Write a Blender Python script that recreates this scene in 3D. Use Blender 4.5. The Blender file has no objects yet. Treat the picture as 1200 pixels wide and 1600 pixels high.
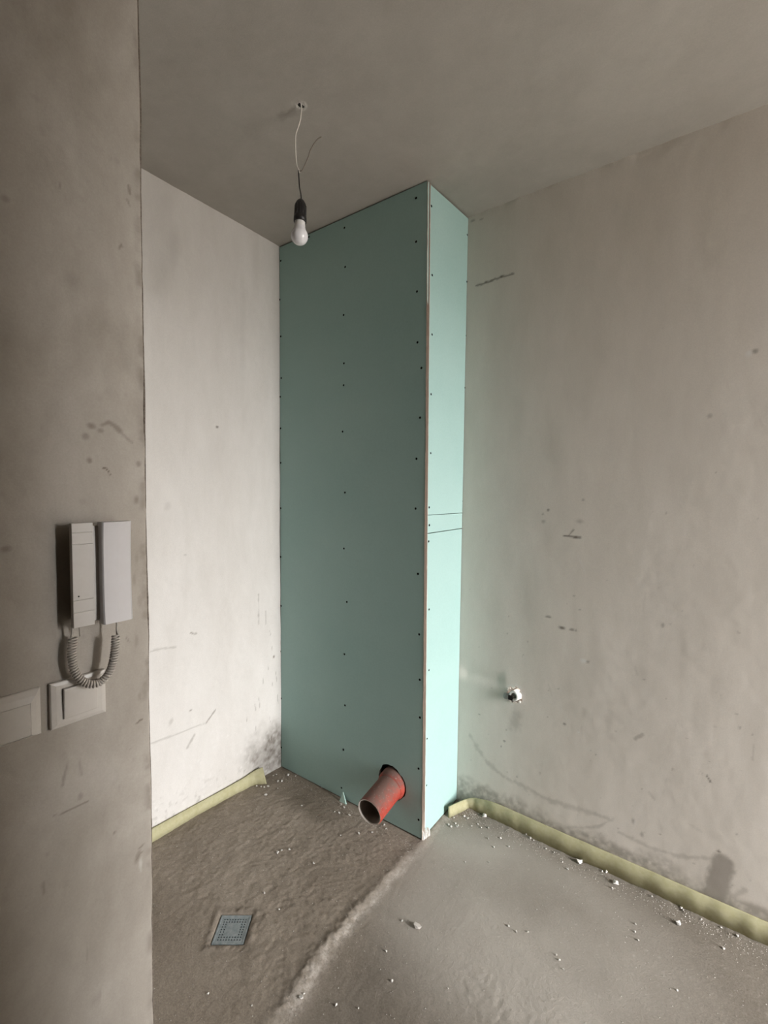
import bpy, bmesh, math, random
import numpy as np
from mathutils import Vector, Matrix

S = bpy.context.scene
C = S.collection
random.seed(4)
PI = math.pi

# ---------------------------------------------------------------- camera
H = 2.6                                   # ceiling height
CF, CYAW, CPITCH, CROLL, CH = 730.8, -0.6460, -0.0503, 0.0102, 1.4281
def cam_axes():
    cy, sy, cp, sp = math.cos(CYAW), math.sin(CYAW), math.cos(CPITCH), math.sin(CPITCH)
    fwd = np.array([sy*cp, cy*cp, sp]); right = np.array([cy, -sy, 0.0]); up = np.cross(right, fwd)
    cr, sr = math.cos(CROLL), math.sin(CROLL)
    return np.array([cr*right+sr*up, -sr*right+cr*up, fwd])
CR = cam_axes()
CP = np.array([0, 0, CH])
cd = bpy.data.cameras.new('camera')
cam = bpy.data.objects.new('camera', cd); C.objects.link(cam)
cd.sensor_fit = 'VERTICAL'; cd.sensor_height = 36; cd.lens = CF*36/1600; cd.clip_start = 0.02
m = Matrix(((CR[0][0], CR[1][0], -CR[2][0], 0), (CR[0][1], CR[1][1], -CR[2][1], 0), (CR[0][2], CR[1][2], -CR[2][2], CH), (0, 0, 0, 1)))
cam.matrix_world = m
S.camera = cam

# ---------------------------------------------------------------- daylight
WX = 2.60                                 # inner face of the window wall, to the right of the photographer
WY0, WY1, WZ0, WZ1 = 1.06, 1.865, 0.08, 2.42
w = bpy.data.worlds.new('overcast sky'); S.world = w; w.use_nodes = True
nt = w.node_tree; nt.nodes.clear()
wo = nt.nodes.new('ShaderNodeOutputWorld'); bg = nt.nodes.new('ShaderNodeBackground')
tc = nt.nodes.new('ShaderNodeTexCoord'); sx = nt.nodes.new('ShaderNodeSeparateXYZ'); rp = nt.nodes.new('ShaderNodeValToRGB')
mr = nt.nodes.new('ShaderNodeMapRange'); mr.inputs[1].default_value = -1; mr.inputs[2].default_value = 1
nt.links.new(tc.outputs['Generated'], sx.inputs[0]); nt.links.new(sx.outputs[2], mr.inputs[0]); nt.links.new(mr.outputs[0], rp.inputs[0])
e = rp.color_ramp.elements
e[0].position = 0.0; e[0].color = (0.20, 0.19, 0.177, 1)          # ground and houses opposite
e[1].position = 1.0; e[1].color = (0.78, 0.78, 0.78, 1)
a = e.new(0.47); a.color = (0.20, 0.19, 0.177, 1)
a = e.new(0.53); a.color = (0.90, 0.90, 0.90, 1)                 # overcast horizon
nt.links.new(rp.outputs[0], bg.inputs[0]); bg.inputs[1].default_value = 6.0
nt.links.new(bg.outputs[0], wo.inputs[0])
ld = bpy.data.lights.new('window_portal', 'AREA'); ld.shape = 'RECTANGLE'; ld.size = WZ1-WZ0; ld.size_y = WY1-WY0
ld.cycles.is_portal = True
lo = bpy.data.objects.new('window_portal', ld); C.objects.link(lo)
lo.location = (WX+0.12, (WY0+WY1)/2, (WZ0+WZ1)/2); lo.rotation_euler = (0, PI/2, 0)

S.view_settings.view_transform = 'Standard'; S.view_settings.look = 'None'
S.view_settings.gamma = 1; S.view_settings.use_curve_mapping = False
S.view_settings.exposure = 3.55
S.cycles.diffuse_bounces = 6

# ---------------------------------------------------------------- pixel rays onto the real surfaces
def ray(u, v): return CR.T @ np.array([(u-600)/CF, (800-v)/CF, 1.0])
def onx(u, v, x): d = ray(u, v); return CP + d*(x/d[0])
def ony(u, v, y): d = ray(u, v); return CP + d*(y/d[1])
def onz(u, v, z): d = ray(u, v); return CP + d*((z-CH)/d[2])
def ondepth(u, v, dep): return CP + ray(u, v)*dep

# ---------------------------------------------------------------- numpy noise
def vnoise(x, y, seed=0):
    rs = np.random.RandomState(seed); T = rs.rand(256, 256)
    xi = np.floor(x).astype(int); yi = np.floor(y).astype(int); fx = x-xi; fy = y-yi
    fx = fx*fx*(3-2*fx); fy = fy*fy*(3-2*fy)
    g = lambda a, b: T[a & 255, b & 255]
    return (g(xi, yi)*(1-fx)+g(xi+1, yi)*fx)*(1-fy)+(g(xi, yi+1)*(1-fx)+g(xi+1, yi+1)*fx)*fy
def fbm(x, y, f, o=4, seed=0):
    r = 0; a = .5; n = 0
    for i in range(o):
        r = r+a*vnoise(x*f+i*17.3, y*f+i*9.1, seed+i); n += a; a *= .5; f *= 2.03
    return r/n-.5
def sstep(a, b, x): t = np.clip((x-a)/(b-a), 0, 1); return t*t*(3-2*t)

# ---------------------------------------------------------------- object helpers
def link(name, me, mat=None, parent=None):
    o = bpy.data.objects.new(name, me); C.objects.link(o)
    if mat is not None: me.materials.append(mat)
    if parent is not None: o.parent = parent
    return o
def thing(name, label, cat, loc=(0, 0, 0), group=None):
    o = bpy.data.objects.new(name, None); C.objects.link(o); o.location = loc; o.empty_display_size = .05
    o['label'] = label; o['category'] = cat
    if group: o['group'] = group
    return o
def tag(o, label, cat, group=None):
    o['label'] = label; o['category'] = cat
    if group: o['group'] = group
    return o
def keep(o):                               # parts are modelled in world space: hold them there under their thing
    p = o.parent
    M = Matrix.Translation(p.location)
    if p.parent: M = Matrix.Translation(p.parent.location) @ M
    o.matrix_parent_inverse = M.inverted(); return o
def part(name, bm, mat, parent, smooth=True):
    me = bpy.data.meshes.new(name); bmesh.ops.recalc_face_normals(bm, faces=bm.faces[:])
    bm.to_mesh(me); bm.free()
    if smooth: me.polygons.foreach_set('use_smooth', [True]*len(me.polygons))
    o = link(name, me, mat, parent)
    if parent is not None:
        me.transform(Matrix.Translation(-world_loc(parent)))
    return o
def world_loc(p):
    v = Vector(p.location)
    while p.parent: p = p.parent; v = v+Vector(p.location)
    return v
def grid_mesh(name, X, Y, Z, keepf=None, attrs=None, smooth=True):
    n, k = X.shape
    co = np.stack([X, Y, Z], -1).reshape(-1, 3)
    i = np.arange(n*k).reshape(n, k)
    q = np.stack([i[:-1, :-1], i[1:, :-1], i[1:, 1:], i[:-1, 1:]], -1).reshape(-1, 4)
    if keepf is not None: q = q[keepf.reshape(-1)]
    me = bpy.data.meshes.new(name)
    me.vertices.add(len(co)); me.vertices.foreach_set('co', co.astype(np.float32).ravel())
    me.loops.add(q.size); me.loops.foreach_set('vertex_index', q.astype(np.int32).ravel())
    me.polygons.add(len(q)); me.polygons.foreach_set('loop_start', np.arange(0, q.size, 4, dtype=np.int32))
    if smooth: me.polygons.foreach_set('use_smooth', np.ones(len(q), dtype=bool))
    for nm, arr in (attrs or {}).items():
        at = me.attributes.new(nm, 'FLOAT', 'POINT'); at.data.foreach_set('value', arr.astype(np.float32).ravel())
    me.update(); me.validate()
    return me
def lines(*segs):                          # (start, end, step) runs joined into one array of grid lines
    out = []
    for a, b, s in segs: out += list(np.linspace(a, b, max(1, int(round((b-a)/s))), endpoint=False))
    return np.array(out+[segs[-1][1]])
def bx(bm, x0, x1, y0, y1, z0, z1, bev=0, seg=2):
    r = bmesh.ops.create_cube(bm, size=1); vs = r['verts']
    for v in vs: v.co = Vector(((x0+x1)/2+v.co.x*(x1-x0), (y0+y1)/2+v.co.y*(y1-y0), (z0+z1)/2+v.co.z*(z1-z0)))
    if bev:
        es = list({ed for v in vs for ed in v.link_edges})
        bmesh.ops.bevel(bm, geom=es, offset=bev, segments=seg, profile=.5, affect='EDGES')
def tube(bm, pts, r, n=8, caps=True):
    pts = [Vector(p) for p in pts]; rr = r if isinstance(r, (list, tuple)) else [r]*len(pts)
    rings = []; up = None
    for i, p in enumerate(pts):
        t = (pts[min(i+1, len(pts)-1)]-pts[max(i-1, 0)]).normalized()
        if up is None:
            up = t.orthogonal().normalized()
        up = (up-t*up.dot(t)).normalized(); b = t.cross(up)
        rings.append([bm.verts.new(p+(up*math.cos(2*PI*j/n)+b*math.sin(2*PI*j/n))*rr[i]) for j in range(n)])
    for A, B in zip(rings, rings[1:]):
        for j in range(n): bm.faces.new((A[j], A[(j+1) % n], B[(j+1) % n], B[j]))
    if caps: bm.faces.new(rings[0][::-1]); bm.faces.new(rings[-1])
def lathe(bm, prof, o, ax, n=32, closed=False, jitter=None):
    """prof: (radius, height along ax) pairs turned about the line o + t*ax"""
    ax = Vector(ax).normalized(); u = ax.orthogonal().normalized(); v = ax.cross(u); o = Vector(o)
    rings = []
    for r, h in prof:
        if r < 1e-6: rings.append([bm.verts.new(o+ax*h)])
        else: rings.append([bm.verts.new(o+ax*h+(u*math.cos(2*PI*j/n)+v*math.sin(2*PI*j/n))*(r*(1+(jitter(j) if jitter else 0)))) for j in range(n)])
    prs = list(zip(rings, rings[1:]))+([(rings[-1], rings[0])] if closed else [])
    for A, B in prs:
        for j in range(n):
            a = [A[j % len(A)], A[(j+1) % len(A)], B[(j+1) % len(B)], B[j % len(B)]]
            a2 = []
            for q in a:
                if q not in a2: a2.append(q)
            if len(a2) > 2: bm.faces.new(a2)
def catmull(P, n=10):
    P = [np.array(p, float) for p in P]; P = [2*P[0]-P[1]]+P+[2*P[-1]-P[-2]]; out = []
    for i in range(1, len(P)-2):
        for k in range(n):
            t = k/n
            out.append(.5*((2*P[i])+(-P[i-1]+P[i+1])*t+(2*P[i-1]-5*P[i]+4*P[i+1]-P[i+2])*t*t+(-P[i-1]+3*P[i]-3*P[i+1]+P[i+2])*t**3))
    return out+[P[-2]]

# ---------------------------------------------------------------- materials
class NT:
    def __init__(s, name):
        s.m = bpy.data.materials.new(name); s.m.use_nodes = True; s.t = s.m.node_tree; s.b = s.t.nodes['Principled BSDF']
    def n(s, ty, **k):
        x = s.t.nodes.new('ShaderNode'+ty)
        for a, v in k.items(): setattr(x, a, v)
        return x
    def l(s, a, b): s.t.links.new(a, b)
    def coord(s): return s.n('TexCoord').outputs['Object']
    def noise(s, scale, detail=4, rough=.55, co=None, dist=0):
        x = s.n('TexNoise'); x.inputs['Scale'].default_value = scale; x.inputs['Detail'].default_value = detail
        x.inputs['Roughness'].default_value = rough; x.inputs['Distortion'].default_value = dist
        if co is not None: s.l(co, x.inputs['Vector'])
        return x.outputs['Fac']
    def ramp(s, fac, stops):
        x = s.n('ValToRGB'); el = x.color_ramp.elements
        while len(el) > 1: el.remove(el[0])
        el[0].position = stops[0][0]; el[0].color = (*stops[0][1], 1)
        for p, c in stops[1:]: q = el.new(p); q.color = (*c, 1)
        s.l(fac, x.inputs[0]); return x.outputs[0]
    def mix(s, fac, a, b, mode='MIX'):
        x = s.n('MixRGB', blend_type=mode)
        for i, v in ((0, fac), (1, a), (2, b)):
            if hasattr(v, 'is_linked'): s.l(v, x.inputs[i])
            else: x.inputs[i].default_value = v if i == 0 else (*v, 1)
        return x.outputs[0]
    def math(s, op, a, b=0, clamp=False):
        x = s.n('Math', operation=op); x.use_clamp = clamp
        for i, v in ((0, a), (1, b)):
            if hasattr(v, 'is_linked'): s.l(v, x.inputs[i])
            else: x.inputs[i].default_value = v
        return x.outputs[0]
    def attr(s, nm):
        x = s.n('Attribute'); x.attribute_name = nm; return x.outputs['Fac']
    def bump(s, h, strength, dist, prev=None):
        x = s.n('Bump'); x.inputs['Strength'].default_value = strength; x.inputs['Distance'].default_value = dist
        s.l(h, x.inputs['Height'])
        if prev is not None: s.l(prev, x.inputs['Normal'])
        return x.outputs[0]
    def done(s, col=None, rough=.6, spec=None, nor=None, metal=0):
        if col is not None:
            if hasattr(col, 'is_linked'): s.l(col, s.b.inputs['Base Color'])
            else: s.b.inputs['Base Color'].default_value = (*col, 1)
        if hasattr(rough, 'is_linked'): s.l(rough, s.b.inputs['Roughness'])
        else: s.b.inputs['Roughness'].default_value = rough
        if spec is not None: s.b.inputs['Specular IOR Level'].default_value = spec
        s.b.inputs['Metallic'].default_value = metal
        if nor is not None: s.l(nor, s.b.inputs['Normal'])
        return s.m

def plaster(name, c0, c1, dirt=(.115, .09, .068), stretch=(1, 1, .35), fine=.25):
    t = NT(name); co = t.coord()
    mp = t.n('Mapping'); mp.inputs['Scale'].default_value = stretch; t.l(co, mp.inputs[0])
    big = t.noise(2.2, 5, .6, mp.outputs[0], .4)
    col = t.ramp(big, [(.3, c0), (.7, c1)])
    mid = t.noise(14, 5, .65, mp.outputs[0])
    col = t.mix(.35, col, t.ramp(mid, [(.3, (.86, .85, .83)), (.7, (1.08, 1.08, 1.08))]), 'MULTIPLY')
    grn = t.noise(260, 3, .7, co)
    col = t.mix(.3, col, t.ramp(grn, [(.3, (.8, .8, .8)), (.7, (1.1, 1.1, 1.1))]), 'MULTIPLY')
    col = t.mix(t.attr('stain'), col, dirt)
    col = t.mix(t.attr('chip'), col, (.78, .76, .73))
    n1 = t.bump(t.noise(9, 4, .5, mp.outputs[0]), .12, .008)
    n2 = t.bump(t.noise(420, 3, .7, co), fine, .0012, n1)
    return t.done(col, .92, .2, n2)
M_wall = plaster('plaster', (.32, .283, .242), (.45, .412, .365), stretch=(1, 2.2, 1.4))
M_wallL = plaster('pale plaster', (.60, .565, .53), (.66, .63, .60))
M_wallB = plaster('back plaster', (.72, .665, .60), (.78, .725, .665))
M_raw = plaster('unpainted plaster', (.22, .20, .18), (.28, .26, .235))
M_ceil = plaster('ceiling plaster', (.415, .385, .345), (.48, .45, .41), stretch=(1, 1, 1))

def m_floor():
    t = NT('dusty screed'); co = t.coord()
    big = t.noise(1.7, 5, .6, co, .3)
    col = t.ramp(big, [(.3, (.195, .168, .140)), (.7, (.265, .234, .200))])
    mid = t.noise(22, 6, .7, co)
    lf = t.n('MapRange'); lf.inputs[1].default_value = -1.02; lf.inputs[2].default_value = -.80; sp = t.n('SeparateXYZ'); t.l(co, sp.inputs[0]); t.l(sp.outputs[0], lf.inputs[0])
    col = t.mix(lf.outputs[0], t.mix(1, col, (1.24, 1.20, 1.15), 'MULTIPLY'), t.mix(1, col, (.92, .92, .91), 'MULTIPLY'))      # brightness balance put into the screed colour: paler left of the old wall line
    col = t.mix(.5, col, t.ramp(mid, [(.3, (.78, .77, .75)), (.72, (1.12, 1.12, 1.12))]), 'MULTIPLY')
    grn = t.noise(180, 4, .75, co)
    col = t.mix(.55, col, t.ramp(grn, [(.3, (.55, .54, .52)), (.7, (1.28, 1.28, 1.28))]), 'MULTIPLY')
    col = t.mix(t.attr('stain'), col, (.15, .125, .10))
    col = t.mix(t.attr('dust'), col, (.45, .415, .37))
    brk = t.ramp(t.noise(110, 5, .75, co), [(.36, (.15, .15, .15)), (.56, (1, 1, 1))])
    col = t.mix(t.math('MULTIPLY', t.attr('chip'), brk), col, (.55, .50, .45))
    n1 = t.bump(t.noise(130, 6, .8, co), .62, .005)
    n2 = t.bump(t.noise(600, 2, .6, co), .2, .0012, n1)
    return t.done(col, .95, .15, n2)
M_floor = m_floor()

def board(name, c0, c1):
    t = NT(name); co = t.coord()
    col = t.ramp(t.noise(2.0, 4, .6, co), [(.3, c0), (.7, c1)])
    col = t.mix(.25, col, t.ramp(t.noise(150, 3, .7, co), [(.3, (.85, .85, .85)), (.7, (1.1, 1.1, 1.1))]), 'MULTIPLY')
    return t.done(col, .85, .2, t.bump(t.noise(500, 2, .6, co), .12, .0006))
M_green = board('green plasterboard paper', (.345, .505, .475), (.385, .54, .51))
def speckle(name, c0, c1, sc, rough=.9, bump=.4, bd=.002, spec=.2):
    t = NT(name); co = t.coord()
    f = t.noise(sc, 5, .65, co)
    return t.done(t.ramp(f, [(.35, c0), (.65, c1)]), rough, spec, t.bump(f, bump, bd))
M_gyps = speckle('broken gypsum', (.52, .49, .45), (.74, .71, .67), 120)
M_foam = speckle('pale yellow foam', (.40, .37, .215), (.46, .43, .275), 55, .9, .06, .001)
M_black = NT('black phosphate').done((.006, .006, .006), .8, .05)
M_bake = NT('black lampholder plastic').done((.012, .011, .011), .45)
M_dark = NT('dark cavity').done((.02, .018, .016), .95, .05)
M_bead = speckle('brown corner bead', (.10, .08, .062), (.20, .165, .135), 200)
def plastic(name, c, rough=.35, dust=.35):
    t = NT(name); co = t.coord()
    return t.done(t.mix(t.math('MULTIPLY', t.noise(60, 5, .7, co), dust), c, (.42, .37, .32)), rough, .4)
M_icom = plastic('off white intercom plastic', (.60, .57, .535), .45, .35)
M_icom2 = plastic('lilac grey handset plastic', (.58, .56, .565), .4, .25)
M_sw = plastic('dusty switch plastic', (.62, .585, .54), .3, .5)
M_cordp = plastic('grey coiled cord', (.47, .43, .385), .55, .3)
M_wire = plastic('white wire', (.72, .69, .62), .5, .2)
M_wire2 = plastic('dull wire', (.19, .165, .135), .6, .2)
def m_bulb():
    t = NT('opal bulb'); t.b.inputs['Subsurface Weight'].default_value = .25; t.b.inputs['Subsurface Radius'].default_value = (.02, .02, .02)
    t.b.inputs['Subsurface Scale'].default_value = .3
    return t.done((.80, .78, .80), .12, .5)
M_bulb = m_bulb()
M_bulbcap = NT('bulb collar').done((.74, .72, .70), .35)
def m_pipe():
    t = NT('dusty orange pipe'); co = t.coord()
    g = t.n('NewGeometry'); sp = t.n('SeparateXYZ'); t.l(g.outputs['Normal'], sp.inputs[0])
    up = t.math('MULTIPLY_ADD', sp.outputs[2], .50); up.node.inputs[2].default_value = -.14      # settled dust lies on top of the pipe
    f = t.math('ADD', up, t.math('MULTIPLY', t.noise(32, 7, .75, co), 1.35))
    f2 = t.ramp(f, [(.50, (0, 0, 0)), (.95, (1, 1, 1))])
    red = t.ramp(t.noise(25, 4, .6, co), [(.35, (.27, .034, .022)), (.65, (.36, .056, .036))])
    sp2 = t.ramp(t.noise(120, 3, .7, co), [(.62, (0, 0, 0)), (.70, (1, 1, 1))])
    col = t.mix(t.math('MULTIPLY', f2, .85), red, (.125, .098, .082))
    col = t.mix(t.math('MULTIPLY', sp2, .5), col, (.40, .33, .29))
    return t.done(col, .75, .2, t.bump(f, .1, .001))
M_pipe = m_pipe()
M_pipein = NT('pipe inside').done((.24, .19, .155), .9)
M_rim = NT('scuffed pipe rim').done((.74, .67, .61), .7)
M_drain = speckle('blue grey drain plastic', (.175, .205, .21), (.28, .305, .305), 60, .6, .2, .001)
M_fit = speckle('white fitting', (.70, .68, .65), (.84, .82, .80), 80, .5, .1, .001)
def m_edge():
    t = NT('cut board edge'); co = t.coord()
    c = t.ramp(t.attr('chip'), [(0, (.15, .112, .088)), (.5, (.30, .235, .19)), (1, (.80, .765, .71))])
    return t.done(c, .95, .1, t.bump(t.noise(300, 3, .7, co), .5, .002))
M_edge = m_edge()
M_frame = NT('white window frame').done((.75, .75, .74), .4)
M_trans = NT('light dirt').done((.3, .27, .24), .9)

# ---------------------------------------------------------------- stains: strokes and blots in surface coordinates
class Paint:
    """scalar masks over a grid of points (A, B in metres on the surface)"""
    def __init__(s, A, B): s.A, s.B = A, B; s.stain = np.zeros_like(A); s.chip = np.zeros_like(A)
    def blot(s, tgt, a, b, ra, rb, k, ang=0, rag=.5, seed=1, soft=.7):
        da, db = s.A-a, s.B-b; c, q = math.cos(ang), math.sin(ang)
        u, v = (da*c+db*q)/ra, (-da*q+db*c)/rb; d = np.sqrt(u*u+v*v)
        msk = d < 2.2
        if not msk.any(): return
        n = np.zeros_like(d); n[msk] = fbm(s.A[msk], s.B[msk], 45, 4, seed)*2*rag
        val = k*(1-sstep(1-soft, 1+.25*soft, d+n))
        arr = getattr(s, tgt); np.maximum(arr, np.where(msk, val, 0), out=arr)
    def stroke(s, tgt, pts, wd, k, rag=.6, seed=3, soft=.8):
        arr = getattr(s, tgt)
        for (a0, b0), (a1, b1) in zip(pts, pts[1:]):
            da, db = a1-a0, b1-b0; L = da*da+db*db+1e-12
            tt = np.clip(((s.A-a0)*da+(s.B-b0)*db)/L, 0, 1)
            d = np.hypot(s.A-a0-tt*da, s.B-b0-tt*db)/wd; msk = d < 2
            if not msk.any(): continue
            n = np.zeros_like(d); n[msk] = fbm(s.A[msk], s.B[msk], 70, 3, seed)*2*rag
            np.maximum(arr, np.where(msk, k*(1-sstep(1-soft, 1.2, d+n)), 0), out=arr)

# ================================================================ STRUCTURE
# corners of the visible shell, measured on the photograph and seated on floor / ceiling
L_top = onz(436, 385, H); L_bot = onz(439, 1199, 0)            # left wall meets boxing
C_top = onz(668, 280, H); C_bot = onz(659, 1314, 0)            # outer corner of the boxing
YB = 1.8694                                                     # back wall plane
XN, YN = -0.95, 0.463                                           # partition face and its free end
N_top = np.array([-0.9690, YB, H]); N_bot = np.array([-0.9735, YB, 0])
def struct(o): o['kind'] = 'structure'; return o

# left wall (corridor): leans a hair, so its foot and head lines are taken separately
lt = onz(220, 262, H); lb = onz(237, 1312, 0)
def left_x(Y, Z):
    xt = L_top[0]+(lt[0]-L_top[0])*(Y-L_top[1])/(lt[1]-L_top[1]); xb = L_bot[0]+(lb[0]-L_bot[0])*(Y-L_bot[1])/(lb[1]-L_bot[1])
    return xb+(xt-xb)*Z/H
ys = lines((-1.6, .7, .2), (.7, 1.6, .0045), (1.6, 2.0, .1)); zs = lines((-.05, 2.62, .005),)
Y, Z = np.meshgrid(ys, zs, indexing='ij'); X = left_x(np.clip(Y, .6, 1.7), Z)
P = Paint(Y, Z)
def LW(u, v): q = onx(u, v, -1.815); return (q[1], q[2])
mm = 1.9/CF
def lblot(u, v, ru, rv, k, **kw): q = LW(u, v); P.blot(kw.pop('t', 'stain'), q[0], q[1], ru*mm*1.6, rv*mm, k, **kw)
def lline(pts, wd, k, **kw): P.stroke(kw.pop('t', 'stain'), [LW(*q) for q in pts], wd*mm, k, **kw)
lblot(271, 385, 8, 36, .16, soft=1, rag=.2); lblot(380, 520, 5, 130, .07, soft=1, rag=.4); lblot(400, 400, 6, 90, .06, soft=1)
lblot(340, 667, 2, 2, .8, rag=.2); lblot(300, 1111, 2, 2, .7); lblot(427, 1026, 1.6, 3, .8); lblot(290, 867, 2, 2, .3)
lblot(262, 790, 4, 8, .12, ang=-.5); lline([(299, 989), (304, 991), (308, 990)], 1.4, .7)
lline([(237, 1019), (255, 1014), (276, 1012)], 2.0, .28); lline([(324, 1130), (331, 1120), (338, 1110)], 1.6, .6)
lline([(240, 1164), (280, 1148), (322, 1131)], 1.5, .3); lline([(295, 1170), (300, 1160), (305, 1150)], 2.5, .35)
lblot(270, 1130, 2.5, 8, .25, ang=-.4); lline([(404, 928), (404, 976)], 1.2, .4); lline([(415, 955), (415, 975)], 1.2, .35)
for u, v in ((421, 985), (424, 1010), (410, 1058), (418, 1040), (424, 1066), (398, 1100), (404, 1090), (430, 1050), (432, 1085), (385, 1120), (399, 1135), (420, 1120)):
    lline([(u, v), (u+1, v+random.uniform(5, 16))], 1.0, .4)
# damp, speckled patch in the foot of the corner
q = LW(424, 1172); spk = fbm(Y, Z, 60, 4, 21); d = np.hypot((Y-q[0])/.16, (Z-q[1])/.16)
P.stain = np.maximum(P.stain, np.clip(.62*(1-sstep(.25, 1.2, d+fbm(Y, Z, 14, 3, 5)*.9))*(.55+1.6*spk+.35), 0, .8))
P.stain = np.maximum(P.stain, .55*(1-sstep(.0, .22, Z))*np.clip(fbm(Y, Z, 70, 4, 8)*4-.45, 0, 1))
P.chip = np.maximum(P.chip, .6*(1-sstep(.05, .5, Z))*np.clip(fbm(Y, Z, 90, 3, 18)*4-.8, 0, 1))
dx = fbm(Y, Z, 3, 4, 31)*.010+fbm(Y, Z, 40, 3, 32)*.0022
dx = dx*sstep(-.02, .1, Y-0.0)
struct(link('wall_left', grid_mesh('wall_left', X+dx, Y, Z, attrs={'stain': P.stain, 'chip': P.chip}), M_wallL))

# back wall (right half of the picture), with the ragged hole of the water outlet
STUB = ony(803, 1086, YB)
sx_, sz_ = STUB[0], STUB[2]
xs = lines((-2.0, -1.0, .2), (-1.0, sx_-.06, .0045), (sx_-.06, sx_+.06, .0016), (sx_+.06, .32, .0045), (.32, WX+.3, .2)); zs = lines((-.05, sz_-.06, .005), (sz_-.06, sz_+.06, .0016), (sz_+.06, 2.62, .005))
X, Z = np.meshgrid(xs, zs, indexing='ij'); P = Paint(X, Z); mm = 1.75/CF
def BW(u, v): q = ony(u, v, YB); return (q[0], q[2])
def bblot(u, v, ru, rv, k, **kw): q = BW(u, v); P.blot(kw.pop('t', 'stain'), q[0], q[1], ru*mm*1.15, rv*mm, k, **kw)
def bline(pts, wd, k, **kw): P.stroke(kw.pop('t', 'stain'), [BW(*q) for q in pts], wd*mm, k, **kw)
bline([(744, 446), (753, 444), (763, 441), (774, 436)], 2.0, .75); bline([(776, 436), (786, 432), (793, 431), (802, 428)], 2.0, .7)
bblot(784, 432, 5, 3, .85); bblot(760, 441, 4, 2, .8); bblot(800, 428, 2, 2, .8); bblot(747, 446, 4, 3, .4)
bblot(1179, 549, 4, 4, .55); bblot(1171, 552, 4, 5, .8, t='chip'); bblot(1109, 650, 3, 3, .3)
bblot(848, 803, 2.4, 2.4, .6); bblot(856.5, 797, 3, 3, .7); bblot(849, 815, 3, 3, .3); bblot(911, 781, 2.5, 1.5, .45); bblot(905, 815, 7, 5, .28)
bline([(881, 837), (893, 838.5), (907, 840)], 1.7, .85, rag=.2); bline([(889, 836), (896, 828)], 2.0, .5); bblot(900, 839.5, 5, 2, .85)
bline([(902, 865), (914, 895)], 1.2, .3, t='chip')
bblot(857, 964, 5, 1.8, .6); bblot(878, 981, 6, 3.5, .85); bblot(893, 984, 5, 2, .6); bblot(900, 985, 2, 1.5, .6)
bblot(911, 1032, 5, 5, .8, t='chip'); bblot(918, 1034, 2.5, 2.5, .5); bblot(1036, 977, 2, 4, .4); bblot(1154, 988, 3, 2, .4, ang=-.5)
bblot(882, 1131, 3, 3, .6); bblot(904, 1144, 2, 2, .7, t='chip'); bblot(788, 1158, 2.5, 2, .6); bblot(783, 1166, 1.5, 1.5, .6)
bline([(1104, 1212), (1107, 1216), (1110, 1221)], 1.8, .75); bline([(992, 1154), (1004, 1147)], 3, .3); bblot(1156, 1137, 2, 2, .4); bblot(749, 1116, 2, 1.5, .5)
bblot(953, 1125, 7, 32, .13, soft=1); bblot(915, 1112, 7, 16, .12, soft=1, ang=.5); bblot(1030, 900, 10, 60, .05, soft=1)
bblot(806, 1125, 14, 26, .22, soft=1, rag=.8)
bline([(735, 1150), (760, 1190), (785, 1212), (822, 1231), (862, 1252), (905, 1264), (955, 1282)], 5, .22, soft=1, rag=1)
bline([(957, 1280), (935, 1292), (895, 1293), (870, 1287)], 3.5, .24, soft=1, rag=1)
bline([(968, 1300), (1010, 1322), (1060, 1338), (1115, 1342)], 4, .22, soft=1, rag=1)
bline([(1130, 1350), (1123, 1375), (1114, 1408)], 14, .55, soft=.35, rag=.2); bline([(1145, 1403), (1162, 1390)], 5, .25)
bblot(1123, 1330, 2.6, 2.6, .75); bblot(989, 1283, 3, 6, .35); bblot(1003, 1304, 3, 6, .35); bline([(990, 1278), (993, 1288)], 1.2, .4, t='chip')
bblot(739, 345, 6, 3, .6); bblot(752, 343, 4, 2, .5)
for k in range(90):
    a, b = random.uniform(-.95, .2), abs(random.gauss(.55, .5)); P.blot('stain', a, b, random.uniform(.002, .005), random.uniform(.002, .005), random.uniform(.12, .4), seed=k)
for k in range(26):
    u, v = random.uniform(740, 1190), random.uniform(900, 1400); an = random.gauss(1.4, .5); L = random.uniform(8, 34)
    bline([(u, v), (u+L*math.cos(an), v+L*math.sin(an))], random.uniform(.8, 2), random.uniform(.06, .2), rag=1, t=random.choice(['stain', 'chip']))
P.stain = np.maximum(P.stain, .5*(1-sstep(.085, .135, Z+fbm(X, Z, 14, 4, 71)*.09))*np.clip(.75+fbm(X, Z, 60, 4, 72)*2, 0, 1))
ang = np.arctan2(Z-STUB[2], X-STUB[0]); rad = np.hypot(X-STUB[0], Z-STUB[2]); rr = .033*(1+.35*fbm(np.cos(ang)*2+5, np.sin(ang)*2+5, 1.5, 3, 9)*2)
P.chip = np.maximum(P.chip, .75*(1-sstep(.0, .02, rad-rr))*np.clip(.3+fbm(X, Z, 90, 3, 77)*4, 0, 1))
dy = fbm(X*1.0, Z*.5, 3, 3, 41)*.0045+fbm(X, Z, 35, 3, 42)*.0006
dy = dy+.006*np.exp(-((Z-H)/.03)**2)*fbm(X, Z, 25, 3, 44)
groove = np.exp(-((Z-(STUB[2]+.045+.02*(X-STUB[0])))/.030)**2)*sstep(-.98, -.93, X)*(1-sstep(-.80, -.745, X))
dy = dy+.006*groove                                              # chased pipe run, filled a little deep, left of the outlet
fx, fz = (X[:-1, :-1]+X[1:, 1:])/2, (Z[:-1, :-1]+Z[1:, 1:])/2; fr = rr[:-1, :-1]
hole = np.hypot(fx-STUB[0], fz-STUB[2]) > fr
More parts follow.
